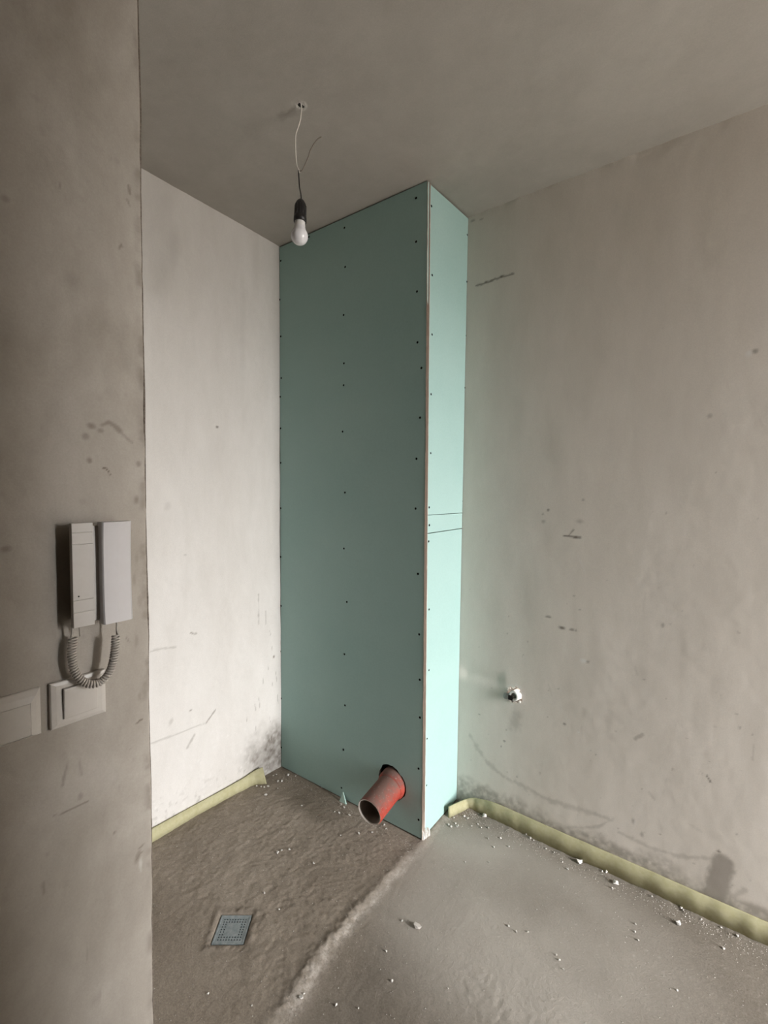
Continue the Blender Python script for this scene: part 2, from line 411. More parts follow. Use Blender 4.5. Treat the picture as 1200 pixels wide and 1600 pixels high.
back = struct(link('wall_back', grid_mesh('wall_back', X, YB+dy, Z, keepf=hole, attrs={'stain': P.stain, 'chip': P.chip}), M_wallB))
bm = bmesh.new(); lathe(bm, [(.047, .002), (.043, .02), (.034, .055), (0, .06)], STUB+np.array([0, 0.002, 0]), (0, 1, 0), 24)
part('outlet_recess', bm, M_trans, back)

# near partition (carries the intercom): face towards the window, free end at YN, thick body behind
ys = lines((-1.6, .1, .1), (.1, YN-.006, .003)); zs = lines((-.05, .6, .02), (.6, 2.1, .003), (2.1, 2.62, .02))
ys = np.append(ys, [YN-.003, YN-.0008, YN, YN, YN]); Y, Z = np.meshgrid(ys, zs, indexing='ij'); X = np.full_like(Y, XN)
X[-3] -= .0006; X[-4] -= .0001; X[-2] = XN-.004; X[-1] = XN-.12
P = Paint(Y, Z); mm = .88/CF
def NW(u, v): q = onx(u, v, XN); return (q[1], q[2])
def nblot(u, v, ru, rv, k, **kw): q = NW(u, v); P.blot(kw.pop('t', 'stain'), q[0], q[1], ru*mm, rv*mm, k, **kw)
def nline(pts, wd, k, **kw): P.stroke(kw.pop('t', 'stain'), [NW(*q) for q in pts], wd*mm, k, **kw)
nblot(143, 666, 8, 6, .5); nblot(158, 673, 7, 4, .4); nline([(160, 664), (170, 659), (178, 664), (188, 673)], 4, .45); nline([(188, 674), (198, 684), (207, 692)], 2.5, .3)
nblot(134, 682, 6, 7, .4); nblot(140, 720, 4, 5, .5); nline([(161, 731), (166, 732), (169, 736), (172, 741)], 1.1, .85, rag=.2)
nblot(217, 725, 5, 6, .45); nblot(213, 781, 7, 11, .55); nblot(113, 440, 14, 16, .18, soft=1); nblot(190, 385, 3, 3, .4)
nline([(201, 290), (203, 302)], 2.4, .5); nline([(199, 312), (203, 322)], 2.4, .4); nline([(186, 388), (190, 382)], 1.8, .5); nblot(8, 310, 7, 6, .3); nblot(94, 290, 2, 6, .3)
nblot(8, 858, 8, 5, .4); nblot(14, 860, 3, 3, .3); nline([(196, 994), (202, 1004)], 1.2, .4); nline([(213, 1130), (217, 1126), (222, 1124)], 1.5, .7)
nline([(84, 1275), (105, 1267), (123, 1259), (137, 1252)], 1.3, .55, rag=.5); nline([(97, 1228), (100, 1212), (105, 1192)], 2, .35); nblot(125, 1243, 4, 7, .3); nline([(123, 1188), (127, 1210)], 2.5, .25)
nblot(179, 1300, 2.2, 3.5, .6); nblot(178, 1422, 2.2, 2.2, .8); nblot(167, 1445, 2, 2, .4); nline([(137, 1480), (136, 1492)], 1.2, .7); nblot(156, 1555, 2.5, 2.5, .7); nline([(67, 1380), (69, 1396)], 2, .3); nblot(204, 1170, 2, 2, .4)
nblot(216, 1337, 5, 14, .4, ang=-.3); nline([(217, 1326), (224, 1320)], 2, .5); nline([(212, 1347), (216, 1338), (223, 1330)], 1.4, .6)
nblot(220, 1352, 4, 14, .4, t='chip')
for u0, v0 in ((205, 830), (210, 905), (214, 870), (219, 940), (213, 1000), (218, 1090)): nblot(u0, v0, 3, 12, .22, rag=1)
for k in range(60):
    nblot(random.uniform(0, 225), random.uniform(0, 1600), random.uniform(2, 7), random.uniform(2, 9), random.uniform(.04, .14), rag=1, seed=k, soft=1)
# worn arris along the free end
ed = sstep(YN-.020, YN-.004, Y)*np.clip(fbm(Y, Z, 30, 4, 61)*5, 0, 1); P.stain = np.maximum(P.stain, .35*ed)
chipm = sstep(YN-.03, YN, Y)*np.clip(fbm(Y, Z, 18, 4, 63)*6-1.1, 0, 1)
dx = fbm(Y, Z, 5, 4, 51)*.006+fbm(Y, Z, 40, 3, 52)*.0016-.0035*chipm*(Y < YN+.1)
X[:-1] += dx[:-1]; wob = fbm(Z*0+3.3, Z, 6, 3, 55)*.005+fbm(Z*0+1, Z, 40, 3, 56)*.0022; Yw = Y+wob*(Y > YN-.012)
near = struct(link('wall_near', grid_mesh('wall_near', X, Yw, Z, attrs={'stain': P.stain, 'chip': P.chip*.8}), M_wall))
bm = bmesh.new(); bx(bm, XN-.14, XN-.12, -1.6, YN, 0, H); part('far_face', bm, M_wall, near, False)
# dark brown bead in the arris
bm = bmesh.new(); zz = np.arange(0, H, .02)
tube(bm, [(XN-.0035, YN+.0006+float(fbm(np.array([3.3]), np.array([z]), 6, 3, 55)[0])*.005, z) for z in zz], [.0022+.0008*random.random() for z in zz], 6)
struct(part('trim_1', bm, M_bead, None))

# ceiling with the cable hole
HOLE = onz(470, 166, H)
hx, hy = HOLE[0], HOLE[1]
xs = lines((-2.0, -1.85, .05), (-1.85, hx-.03, .006), (hx-.03, hx+.03, .0012), (hx+.03, .35, .006), (.35, WX+.3, .2)); ys = lines((-1.6, .3, .05), (.3, hy-.03, .006), (hy-.03, hy+.03, .0012), (hy+.03, 1.95, .006), (1.95, 2.0, .05))
X, Y = np.meshgrid(xs, ys, indexing='ij'); P = Paint(X, Y)
q0 = onz(466, 174, H); q1 = onz(436, 186, H)
P.stroke('stain', [(q0[0], q0[1]), (q1[0], q1[1])], .016, .22, soft=1, rag=1)
dz = fbm(X, Y, 2.2, 4, 81)*.012+fbm(X, Y, 40, 3, 82)*.0012
r = np.hypot(X-HOLE[0], Y-HOLE[1]); P.chip = np.maximum(P.chip, .25*(1-sstep(.012, .03, r+fbm(X, Y, 60, 3, 83)*.02)))
hx2, hy2 = (X[:-1, :-1]+X[1:, 1:])/2, (Y[:-1, :-1]+Y[1:, 1:])/2
hl = np.hypot(hx2-HOLE[0], hy2-HOLE[1])+fbm(hx2, hy2, 110, 3, 87)*.012 > .0085
dz = dz-.004*np.exp(-((r-.014)/.004)**2)*np.clip(.5+3*fbm(X, Y, 130, 3, 88), 0, 1.5)
ceil = struct(link('ceiling', grid_mesh('ceiling', X, Y, H+dz, keepf=hl, attrs={'stain': P.stain, 'chip': P.chip}), M_ceil))
hz = H+float(fbm(np.array([HOLE[0]]), np.array([HOLE[1]]), 2.2, 4, 81)[0])*.012
bm = bmesh.new(); lathe(bm, [(.018, .0005), (.014, .012), (.012, .05), (0, .05)], (HOLE[0], HOLE[1], hz), (0, 0, 1), 16)
part('cable_hole', bm, M_dark, ceil)

# floor: rough screed; old partition line left of it stands a little higher and crumbles down to the right
DR = [onz(*q, 0) for q in ((347, 1428), (393, 1428), (377, 1478), (333, 1476))]; DC = sum(DR)/4; DA = math.atan2(*(DR[1]-DR[0])[1::-1])
xs = lines((-1.95, -1.85, .05), (-1.85, .30, .0045), (.30, WX+.3, .15)); ys = lines((-1.6, .15, .06), (.15, 1.9, .0045), (1.9, 2.0, .05))
X, Y = np.meshgrid(xs, ys, indexing='ij'); P = Paint(X, Y)
gl = -.962+.004*np.sin(Y*5)+fbm(Y*1.0, X*0, 14, 4, 91)*.020+fbm(Y, X, 60, 3, 191)*.014+.030*sstep(1.1, .75, Y)
s = X-gl; fade = sstep(.66, .90, Y)*(1-.4*sstep(1.3, 1.6, Y)); wdt = .030+.024*sstep(1.2, .8, Y)
crest = fade*(.0050*np.exp(-(np.minimum(s+.012, 0)/.016)**2)*(1-sstep(-.012, wdt-.012, s))+.004*(1-sstep(-.02, .03, s)))
rough = fbm(X, Y, 26, 5, 92); lump = fbm(X, Y, 7, 4, 93)
left = 1-sstep(-.05, .05, s)
rg = np.clip(fbm(X, Y, 1.6, 3, 94)*3+.55, .15, 1)
dz = crest*(1+1.0*rough+1.0*fbm(X, Y, 90, 3, 195))+lump*.0040+rough*.0010*np.maximum(left*.9, rg)+fbm(X, Y, 110, 2, 95)*.0017*np.maximum(left*.9, rg)
rpc = onz(775, 1575, 0); rp_ = 1-sstep(.35, 1.1, np.hypot((X-rpc[0])/.20, (Y-rpc[1])/.14)+fbm(X, Y, 9, 3, 120)*.9)   # scuffed, gritty patch near the bottom of the frame
dz = dz+rp_*(fbm(X, Y, 105, 2, 121)*.0050)
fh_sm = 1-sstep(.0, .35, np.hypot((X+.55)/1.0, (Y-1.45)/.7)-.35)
dz = dz*(1-.45*fh_sm)
P.chip = np.maximum(P.chip, .65*fade*np.exp(-((s-.012)/(wdt*.55))**2)*np.clip(.75+2.2*fbm(X, Y, 50, 4, 96), 0, 1))  # side-lit slope of the ridge painted pale
P.stain = np.maximum(P.stain, .26*fade*np.exp(-((s+.035)/.02)**2)*np.clip(.5+3*fbm(X, Y, 40, 4, 97), 0, 1))  # shadow side left of the ridge painted dark
P.stain = np.maximum(P.stain, .22*np.clip(fbm(X, Y, 3.0, 5, 98)*4-.4, 0, 1))
dust_light = .72*fh_sm*(1-left)*np.clip(.8+1.5*fbm(X, Y, 2.2, 4, 99), 0, 1)  # dust tone of the far right floor, also carrying the light falloff
P.stain = np.maximum(P.stain, .30*rp_*np.clip(.6+2.5*fbm(X, Y, 60, 3, 122), 0, 1))
P.chip = np.maximum(P.chip, .55*np.clip(fbm(X, Y, 110, 2, 100)*5-1.55, 0, 1))
ca, sa = math.cos(DA), math.sin(DA); du = (X-DC[0])*ca+(Y-DC[1])*sa; dv = -(X-DC[0])*sa+(Y-DC[1])*ca
dd = np.maximum(np.abs(du), np.abs(dv)); indr = 1-sstep(.050, .058, dd)
dz = dz*(1-(1-sstep(.056, .10, dd)))+.003*np.exp(-((dd-.066)/.01)**2)*(1+4*fbm(X, Y, 60, 3, 101))-.030*(1-sstep(.044, .054, dd))
P.stain = np.maximum(P.stain, .5*np.exp(-((dd-.062)/.016)**2)*np.clip(.7+3*fbm(X, Y, 40, 3, 103), 0, 1))
wallb = np.minimum(YB-Y, 1)
dz = np.where((X > -.96), dz+.012*np.exp(-(wallb/.04)**2)*(0.4+fbm(X, Y, 30, 3, 104)), dz)
FX, FY, FZ = xs, ys, dz
floor = struct(link('floor', grid_mesh('floor', X, Y, dz, attrs={'dust': dust_light, 'stain': P.stain, 'chip': P.chip}), M_floor))
def fz(x, y):
    i = int(np.clip(np.searchsorted(FX, x), 1, len(FX)-1)); j = int(np.clip(np.searchsorted(FY, y), 1, len(FY)-1))
    return float(max(FZ[i-1, j-1], FZ[i, j-1], FZ[i-1, j], FZ[i, j]))

# the rest of the room, beyond the frame: window wall with its balcony opening, wall behind the photographer
bm = bmesh.new()
bx(bm, WX, WX+.30, -1.6, WY0, 0, H); bx(bm, WX, WX+.30, WY1, YB+.1, 0, H); bx(bm, WX, WX+.30, WY0, WY1, WZ1, H); bx(bm, WX, WX+.30, WY0, WY1, 0, WZ0)
struct(part('wall_right', bm, M_raw, None, False))
bm = bmesh.new(); bx(bm, .40, .52, -1.6, .79, 0, H); struct(part('wall_hall', bm, M_raw, None, False))   # unseen passage wall beside the photographer; its end is set to shade the partition
bm = bmesh.new(); bx(bm, -2.0, WX+.3, -1.7, -1.6, 0, H); struct(part('wall_front', bm, M_raw, None, False))
bm = bmesh.new()
for a in ((WY0, WY0+.05, WZ0, WZ1), (WY1-.05, WY1, WZ0, WZ1), (WY0+.05, WY1-.05, WZ1-.05, WZ1), (WY0+.05, WY1-.05, WZ0, WZ0+.05)): bx(bm, WX+.14, WX+.20, *a, .004)
struct(part('window_1', bm, M_frame, None, False))

# ================================================================ BOXING OF GREEN PLASTERBOARD
TH, TE = .0125, .022                   # board thickness; width of the cut edge with the filled joint behind it
box = thing('pipe_boxing', 'floor to ceiling pipe boxing of green plasterboard in the corner', 'boxing', (float(C_bot[0])-.4, float(C_bot[1])+.15, 0))
def front_pt(s, t, d=0.0):                 # s 0..1 left to right, t 0..1 bottom to top, d depth behind the face
    b = L_bot+(C_bot-L_bot)*s; tp = L_top+(C_top-L_top)*s; p = b+(tp-b)*t; return Vector((p[0], p[1]+d, p[2]))
PH = ony(613, 1225, 1.5565)                # hole for the waste pipe
def inv_front(p):
    t = p[2]/H; x0 = L_bot[0]+(L_top[0]-L_bot[0])*t; x1 = C_bot[0]+(C_top[0]-C_bot[0])*t; return (p[0]-x0)/(x1-x0), t
bm = bmesh.new()
zf = np.linspace(0.003, .9977, 40)
outer = [(0.004, zf[0])]+[(1.0, t) for t in zf]+[(0.004, t) for t in zf[::-1][:-1]]
rs = random.Random(5); inner = []
for k in range(40):
    an = 2*PI*k/40; rr_ = .0665*(1+.04*rs.uniform(-1, 1))+.016*max(0, math.cos(an-2.2))**3
    inner.append(inv_front((PH[0]+rr_*math.cos(an), 0, PH[2]+rr_*math.sin(an))))
fr, bk = [], []
for lst in (outer, inner):
    for d, acc in ((0, fr), (TH, bk)):
        vs = [bm.verts.new(front_pt(s, t, d)) for s, t in lst]; acc.append(vs)
        for i in range(len(vs)): bm.edges.new((vs[i], vs[(i+1) % len(vs)]))
for loops in (fr, bk):
    es = [bm.edges.get((vs[i], vs[(i+1) % len(vs)])) for vs in loops for i in range(len(vs))]
    bmesh.ops.triangle_fill(bm, edges=es, use_beauty=True, use_dissolve=False)
for k in (0, 1):
    for i in range(len(fr[k])):
        j = (i+1) % len(fr[k]); bm.faces.new((fr[k][i], fr[k][j], bk[k][j], bk[k][i]))
part('front_board', bm, M_green, box, False)
# cut end of the front board, ragged gypsum between torn paper
nz, nw = 520, 6
tz = np.linspace(.002, .998, nz); wv = np.linspace(0, 1, nw); Tz, Wv = np.meshgrid(tz, wv, indexing='ij')
zb = Tz*H; xe = C_bot[0]+(C_top[0]-C_bot[0])*Tz; ye = C_bot[1]+(C_top[1]-C_bot[1])*Tz
topz = sstep(2.05, 2.25, zb)
n1 = fbm(Wv*.02, zb, 30, 4, 111); n2 = fbm(Wv*3, zb*1.0, 18, 4, 112)
off = .0012+.0022*n1+.0020*n2+(-.0035*np.exp(-((Wv-.55)/.22)**2))*topz
white = np.clip(np.exp(-((Wv-.15)/.2)**2)*topz+sstep(.80, .96, Wv+n1*.3)+.7*(1-sstep(.02, .16, zb))+n2*.9-.1, 0, 1)
me = grid_mesh('cut_edge', xe+off-np.asarray(world_loc(box))[0]+0.0, ye-.0008+Wv*(TE+.0010)+.0015*n2*(Wv < .1)-np.asarray(world_loc(box))[1], zb, attrs={'chip': white})
o = link('cut_edge', me, M_edge, box); o['label'] = 'ragged white cut edge of the front board'
# side boards: upper, filler and lower, with open joints
def side_pt(s, t, d=0.0):                  # s 0 = corner, 1 = back wall ; d into the boxing
    b = np.array([C_bot[0], C_bot[1]+TE+.001, 0])*(1-s)+(N_bot+np.array([0, -.002, 0]))*s
    tp = np.array([C_top[0], C_top[1]+TE+.001, H])*(1-s)+(N_top+np.array([0, -.002, 0]))*s
    p = b+(tp-b)*t; return Vector((p[0]-.0006-d, p[1], p[2]))
def side_t(u, v, s):                       # height fraction of a pixel that lies on the side face
    best = min(np.linspace(0, 1, 2601), key=lambda t: abs(pix(side_pt(s, t))[1]-v)); return float(best)
def pix(p): c = CR @ (np.array(p)-CP); return 600+CF*c[0]/c[2], 800-CF*c[1]/c[2]
j1 = (side_t(0, 805, 0), side_t(0, 801.5, 1)); j2 = (side_t(0, 833.5, 0), side_t(0, 825.5, 1)); g = .0006
for nm, lo_, hi_ in (('lower_side_board', (.003, .003), (j2[0]-g, j2[1]-g)), ('filler_side_board', (j2[0]+g, j2[1]+g), (j1[0]-g*.7, j1[1]-g*.7)), ('upper_side_board', (j1[0]+g*.7, j1[1]+g*.7), (.9972, .9972))):
    bm = bmesh.new(); V = [bm.verts.new(side_pt(s, t, d)) for d in (0, TH) for s, t in ((0, lo_[0]), (1, lo_[1]), (1, hi_[1]), (0, hi_[0]))]
    for f in ((0, 1, 2, 3), (7, 6, 5, 4), (0, 4, 5, 1), (1, 5, 6, 2), (2, 6, 7, 3), (3, 7, 4, 0)): bm.faces.new([V[i] for i in f])
    bmesh.ops.bevel(bm, geom=bm.edges[:], offset=.0006, segments=1, affect='EDGES')
    part(nm, bm, M_green, box, False)
# near-black backing added behind the joints so that their gaps read dark
bm = bmesh.new(); bx(bm, C_bot[0]-.06, C_bot[0]-TH-.006, C_bot[1]+.02, YB-.01, 1.28, 1.42); part('joint_backing', bm, M_dark, box, False)
# screws
sm = bmesh.new(); lathe(sm, [(0, .0009), (.003, .0008), (.0049, 0), (.0049, -.004), (0, -.004)], (0, 0, 0), (0, 0, 1), 10)
sme = bpy.data.meshes.new('screw'); sm.to_mesh(sme); sm.free(); sme.materials.append(M_black)
def z1(l, ox, oy, k): return [(ox+x/k, oy+y/k) for x, y in l]
FS = z1([(70, 253), (64, 481), (70, 696), (73, 940), (67, 1050), (69, 1235), (70, 1437), (443, 60), (447, 289), (438, 571), (440, 854), (438, 982), (432, 1254), (863, 141), (868, 433), (871, 731), (894, 881), (886, 1172), (865, 1413), (234, 113)], 420, 340, 3.75)
FS += z1([(70, 128), (70, 413), (72, 700), (67, 966), (72, 1242), (73, 1530), (446, 36), (440, 364), (457, 677), (443, 983), (446, 1283), (437, 1544), (860, 130), (874, 512), (881, 867), (884, 1133), (885, 1355)], 420, 760, 3.75)
FS += [(650, 309.5), (536.5, 1171), (533.5, 1231), (654, 1201), (654, 1281), (656, 1121), (462+0, 1215)][:6]
SS = z1([(1163, 101), (1161, 376), (1157, 692), (1150, 997), (1147, 1320), (958, 337), (957, 685), (951, 1035), (949, 1380)], 420, 340, 3.75)
SS += z1([(1139, 87), (1141, 205), (1136, 327), (1132, 627), (1129, 897), (1128, 1195), (1121, 1548), (940, 123), (941, 227), (937, 322), (939, 721), (938, 1077), (927, 1478)], 420, 760, 3.75)
SS += [(674.4, 322), (666.5, 1227), (667, 1297)]
def put_screw(p, nrm):
    o = bpy.data.objects.new('screw', sme); C.objects.link(o); o.parent = box
    o.location = Vector(p)-world_loc(box); o.rotation_euler = Vector(nrm).to_track_quat('Z', 'Y').to_euler()
for u, v in FS:
    p = ony(u, v, 1.5565)
    for _ in range(3): s, t = inv_front(p); yy = front_pt(s, t).y; p = ony(u, v, yy)
    put_screw((p[0], p[1], p[2]), (0, -1, 0))
for u, v in SS:
    p = onx(u, v, -.972)
    for _ in range(3):
        t = p[2]/H; s = (p[1]-1.57)/(YB-1.57); p = onx(u, v, side_pt(min(max(s, 0), 1), t).x)
    put_screw(p, (1, 0, 0))
# crushed foot of the corner
def crumb_mesh(name, seed, mat, sq=(1, 1, .8)):
    bm = bmesh.new(); bmesh.ops.create_icosphere(bm, subdivisions=1, radius=1); r_ = random.Random(seed)
    for v in bm.verts: v.co = v.co*r_.uniform(.5, 1.15)+Vector((r_.uniform(-.2, .2), r_.uniform(-.2, .2), r_.uniform(-.15, .15)))
    for v in bm.verts: v.co = Vector((v.co.x*sq[0], v.co.y*sq[1], v.co.z*sq[2]))
    me = bpy.data.meshes.new(name); bm.to_mesh(me); bm.free(); me.materials.append(mat); return me
cr_me = [crumb_mesh('plaster_crumb', k, M_gyps) for k in range(6)]
bm = bmesh.new(); r_ = random.Random(8)
for k in range(16):
    c = Vector((C_bot[0]+r_.uniform(-.004, .008), C_bot[1]+r_.uniform(-.002, .055), 0)); hgt = r_.uniform(.015, .06)*(1-.6*(c.y-C_bot[1])/.06); wd = r_.uniform(.004, .008)
    tube(bm, [c, c+Vector((r_.uniform(-.002, .003), r_.uniform(-.003, .003), hgt*.6)), c+Vector((r_.uniform(-.003, .002), r_.uniform(-.003, .003), hgt))], [wd, wd*.7, .0015], 5)
o = part('crushed_corner', bm, M_gyps, box, False); o['label'] = 'splintered white gypsum at the foot of the corner'

# loose sliver of board leaning against the front board
q = [Vector(ony(*px, 1.552)) for px in ((537, 1237), (534.5, 1252), (545, 1257))]
q[1].z = max(fz(q[1].x, q[1].y), .0); q[2].z = max(fz(q[2].x, q[2].y-.01), .0)
bm = bmesh.new(); A = [bm.verts.new(v+Vector((0, d-(.014 if i else 0), 0))) for d in (0, -.006) for i, v in enumerate(q)]
bm.faces.new(A[:3]); bm.faces.new(A[5:2:-1])
for i in range(3): bm.faces.new((A[i], A[3+i], A[3+(i+1) % 3], A[(i+1) % 3]))
sl = part('plasterboard_sliver', bm, board('pale green sliver', (.42, .60, .53), (.50, .66, .60)), None, False)
tag(sl, 'thin pale green plasterboard sliver leaning at the foot of the boxing', 'board scrap')

# ================================================================ WASTE PIPE
d_end = ray(577, 1270)
pa = Vector((PH[0], 1.5565, PH[2]))
best = None
for L in np.linspace(.1, .5, 161):
    for dr in np.linspace(-.03, .12, 31):
        for sd in np.linspace(-.06, .06, 13):
            p = pa+Vector((sd, -L, -dr)); u, v = pix(p); er = (u-577)**2+(v-1270)**2+60*abs(dr-.02)+60*abs(sd)
            if best is None or er < best[0]: best = (er, p.copy(), L)
pe = best[1]; ax = (pe-pa).normalized(); PL = (pe-pa).length
pipe = thing('waste_pipe', 'orange red waste pipe stub poking out of the green boxing', 'pipe', tuple(pa))
bm = bmesh.new(); lathe(bm, [(.055, -.10), (.055, PL-.004), (.0535, PL)], pa, ax, 40); part('pipe_wall', bm, M_pipe, pipe)
bm = bmesh.new(); lathe(bm, [(.0535, PL), (.0505, PL), (.0505, PL-.006)], pa, ax, 40, jitter=lambda j: .012*math.sin(j*1.7)*(j % 5 == 0)); o = part('pipe_rim', bm, M_rim, pipe); o['label'] = 'pale scuffed pipe rim'
bm = bmesh.new(); lathe(bm, [(.0505, PL-.006), (.0505, -.10), (0, -.10)], pa, ax, 40); o = part('pipe_bore', bm, M_pipein, pipe); o['label'] = 'dark dusty inside of the pipe'
bm = bmesh.new(); lathe(bm, [(.055, -.06), (.0612, -.06), (.0618, -.004), (.0625, .010), (.0600, .014), (.0590, .020), (.0575, .022), (.055, .024)], pa, ax, 40); part('socket_collar', bm, M_pipe, pipe)

# ================================================================ WATER OUTLET ON THE BACK WALL
st = Vector((STUB[0], YB, STUB[2]))
wo_ = thing('water_outlet', 'broken white water outlet fitting in a ragged wall hole', 'pipe fitting', tuple(st))
c0 = st+Vector((.010, .03, -.002)); axf = Vector((-.10, -1, .10)).normalized()
bm = bmesh.new(); lathe(bm, [(.021, -.02), (.021, .046), (.0195, .049), (.013, .049), (.012, .046), (.012, .02), (0, .02)], c0, axf, 24); part('elbow_body', bm, M_fit, wo_)
bm = bmesh.new(); tube(bm, [c0+axf*.03, c0+axf*.03+Vector((-.03, -.006, -.010)), c0+axf*.03+Vector((-.045, -.002, -.014))], [.012, .0125, .0125], 14); part('side_branch', bm, speckle('shaded grey fitting', (.28, .265, .25), (.38, .36, .34), 60), wo_)  # grey carries the shaded side of the white fitting
bm = bmesh.new(); bx(bm, -.0095, .0095, -.004, .004, -.011, .008, .001); bmesh.ops.transform(bm, matrix=Matrix.Translation(c0+axf*.0485+Vector((-.012, 0, -.008))), verts=bm.verts); part('socket_shade', bm, M_dark, wo_, False)  # near-black block stands in for shade in the socket mouth
bm = bmesh.new(); r_ = random.Random(3)
for k in range(20):
    an = r_.uniform(0, 2*PI); rd = r_.uniform(.028, .036); c = st+Vector((rd*math.cos(an), r_.uniform(-.003, .006), rd*math.sin(an)))
    rr = bmesh.ops.create_icosphere(bm, subdivisions=1, radius=r_.uniform(.002, .0055))
    for v in rr['verts']: v.co = v.co*r_.uniform(.6, 1.1)+c
o = part('plaster_rubble', bm, M_gyps, wo_, False); o['kind'] = 'stuff'

# ================================================================ FOAM EDGE STRIPS
def ribbon(name, foot, head, th, out, mat, label):
    """foot, head: matching 3-D rails; th: thickness; out: side that the thickness grows to"""
    bm = bmesh.new(); n = len(foot); R = []
    for i in range(n):
        t = Vector(foot[min(i+1, n-1)])-Vector(foot[max(i-1, 0)]); t.z = 0; t.normalize(); nr = Vector((t.y, -t.x, 0))*out
        ft, hd = Vector(foot[i]), Vector(head[i]); md = (ft+hd)/2+nr*.002*math.sin(i*.9)
        R.append([bm.verts.new(p+nr*k) for k in (0, th) for p in ((ft, md, hd) if k == 0 else (hd, md, ft))])
    for A, B in zip(R, R[1:]):
        for j in range(6): bm.faces.new((A[j], A[(j+1) % 6], B[(j+1) % 6], B[j]))
    bm.faces.new(R[0]); bm.faces.new(R[-1][::-1])
    return tag(part(name, bm, mat, None), label, 'foam strip')
bot = [(700, 1276), (716, 1268.5), (731, 1262.5), (741, 1261.5), (752, 1268), (773, 1279), (800, 1290), (820, 1300.5), (863, 1321), (900, 1342), (941, 1361), (993, 1381), (1037, 1404), (1080, 1425), (1117, 1443), (1158, 1463), (1200, 1480)]
top = [(700, 1260.5), (714, 1252), (730, 1246.5), (742, 1245), (757, 1246), (780, 1254), (806, 1266), (824, 1273), (862, 1288.5), (896, 1302), (934, 1319), (982, 1342), (1022, 1363), (1064, 1383), (1101, 1401), (1143, 1422), (1186, 1439)]
foot, head = [], []
for i, (b_, t_) in enumerate(zip(bot, top)):
    f = onz(*b_, .004); f[1] = min(f[1], YB-.012); foot.append(f)
    if i in (2, 3, 4): f = np.array([(-.915, 1.836, .004), (-.887, 1.853, .004), (-.842, 1.857, .004)][i-2])
    elif i > 4: f[1] = YB-.0135+.0012*math.sin(i*1.3)
    h_ = .046+.028*min(1, max(0, (i-2)/3)); k = min(1, max(0, (i-3)/3))
    head.append(np.array([f[0], f[1]+(YB-.010-f[1])*.3*k, f[2]+h_]))
foot.append(foot[-1]+np.array([.12, 0, 0])); head.append(head[-1]+np.array([.12, 0, 0])); foot.append(foot[-1]+np.array([.4, 0, 0])); head.append(head[-1]+np.array([.4, 0, 0]))
FOOT_R = foot
foot, head = catmull(foot, 6), catmull(head, 6)
for p in foot: p[2] = max(fz(p[0], p[1]-.004)-.004, -.002)
ribbon('foam_strip', foot, head, .006, 1, M_foam, 'long yellow foam edge strip along the foot of the right wall')
bot = [(200, 1340), (236, 1316), (296, 1279), (341, 1253), (380, 1234), (393, 1227.5), (404, 1225), (417, 1224)]
top = [(200, 1316), (236, 1292), (302, 1255), (341, 1234), (372, 1212), (388, 1202), (400, 1196), (414, 1192)]
foot, head = [], []
for i, (b_, t_) in enumerate(zip(bot, top)):
    f = onz(*b_, .004); wxl = left_x(np.array([f[1]]), np.array([0.0]))[0]; f[0] = max(f[0], wxl+.008)
    h_ = (.050, .050, .050, .050, .054, .060, .066, .070)[i]; foot.append(f); head.append(np.array([f[0]+(wxl+.006-f[0])*.6, f[1], f[2]+h_]))
foot.insert(0, foot[0]+np.array([-.02, -.5, 0])); head.insert(0, head[0]+np.array([-.02, -.5, 0]))
FOOT_L = foot
foot, head = catmull(foot, 6), catmull(head, 6)
for p in foot: p[2] = fz(p[0]+.004, p[1])-.003
ribbon('foam_strip', foot, head, .006, 1, M_foam, 'short yellow foam edge strip along the foot of the left wall')

# ================================================================ FLOOR DRAIN
dz0 = -.0015
dr = thing('floor_drain', 'square blue grey plastic drain grate sunk in the floor', 'drain', (float(DC[0]), float(DC[1]), dz0))
bm = bmesh.new(); N = 23; hs = .050; cs = 2*hs/N
vv = {}
def gv(i, j, z):
    if (i, j, z) not in vv:
        u_, v_ = -hs+i*cs, -hs+j*cs; vv[(i, j, z)] = bm.verts.new((DC[0]+u_*ca-v_*sa, DC[1]+u_*sa+v_*ca, dz0+z))
    return vv[(i, j, z)]
def slot(i, j):
    if not (3 <= i <= 19 and 3 <= j <= 19): return False
    if 7 <= i <= 15 and 7 <= j <= 15: return False
    return i % 2 == 1 and j % 2 == 1
for i in range(N):
    for j in range(N):
        if slot(i, j):
            for (a, b), (c, d) in (((i, j), (i+1, j)), ((i+1, j), (i+1, j+1)), ((i+1, j+1), (i, j+1)), ((i, j+1), (i, j))):
                bm.faces.new((gv(a, b, 0), gv(c, d, 0), gv(c, d, -.004), gv(a, b, -.004)))
        else: bm.faces.new((gv(i, j, 0), gv(i+1, j, 0), gv(i+1, j+1, 0), gv(i, j+1, 0)))
part('slotted_plate', bm, M_drain, dr, False)
bm = bmesh.new()
for a in ((-hs, -hs+.006, -hs, hs), (hs-.006, hs, -hs, hs), (-hs+.006, hs-.006, -hs, -hs+.006), (-hs+.006, hs-.006, hs-.006, hs)): bx(bm, *a, -.012, .0010, .0008, 1)
for v in bm.verts: x_, y_ = v.co.x, v.co.y; v.co.x = DC[0]+x_*ca-y_*sa; v.co.y = DC[1]+x_*sa+y_*ca; v.co.z += dz0
part('drain_rim', bm, M_drain, dr, False)
bm = bmesh.new(); bx(bm, -hs+.004, hs-.004, -hs+.004, hs-.004, -.024, -.010)
for v in bm.verts: x_, y_ = v.co.x, v.co.y; v.co.x = DC[0]+x_*ca-y_*sa; v.co.y = DC[1]+x_*sa+y_*ca; v.co.z += dz0
part('drain_pan', bm, M_dark, dr, False)

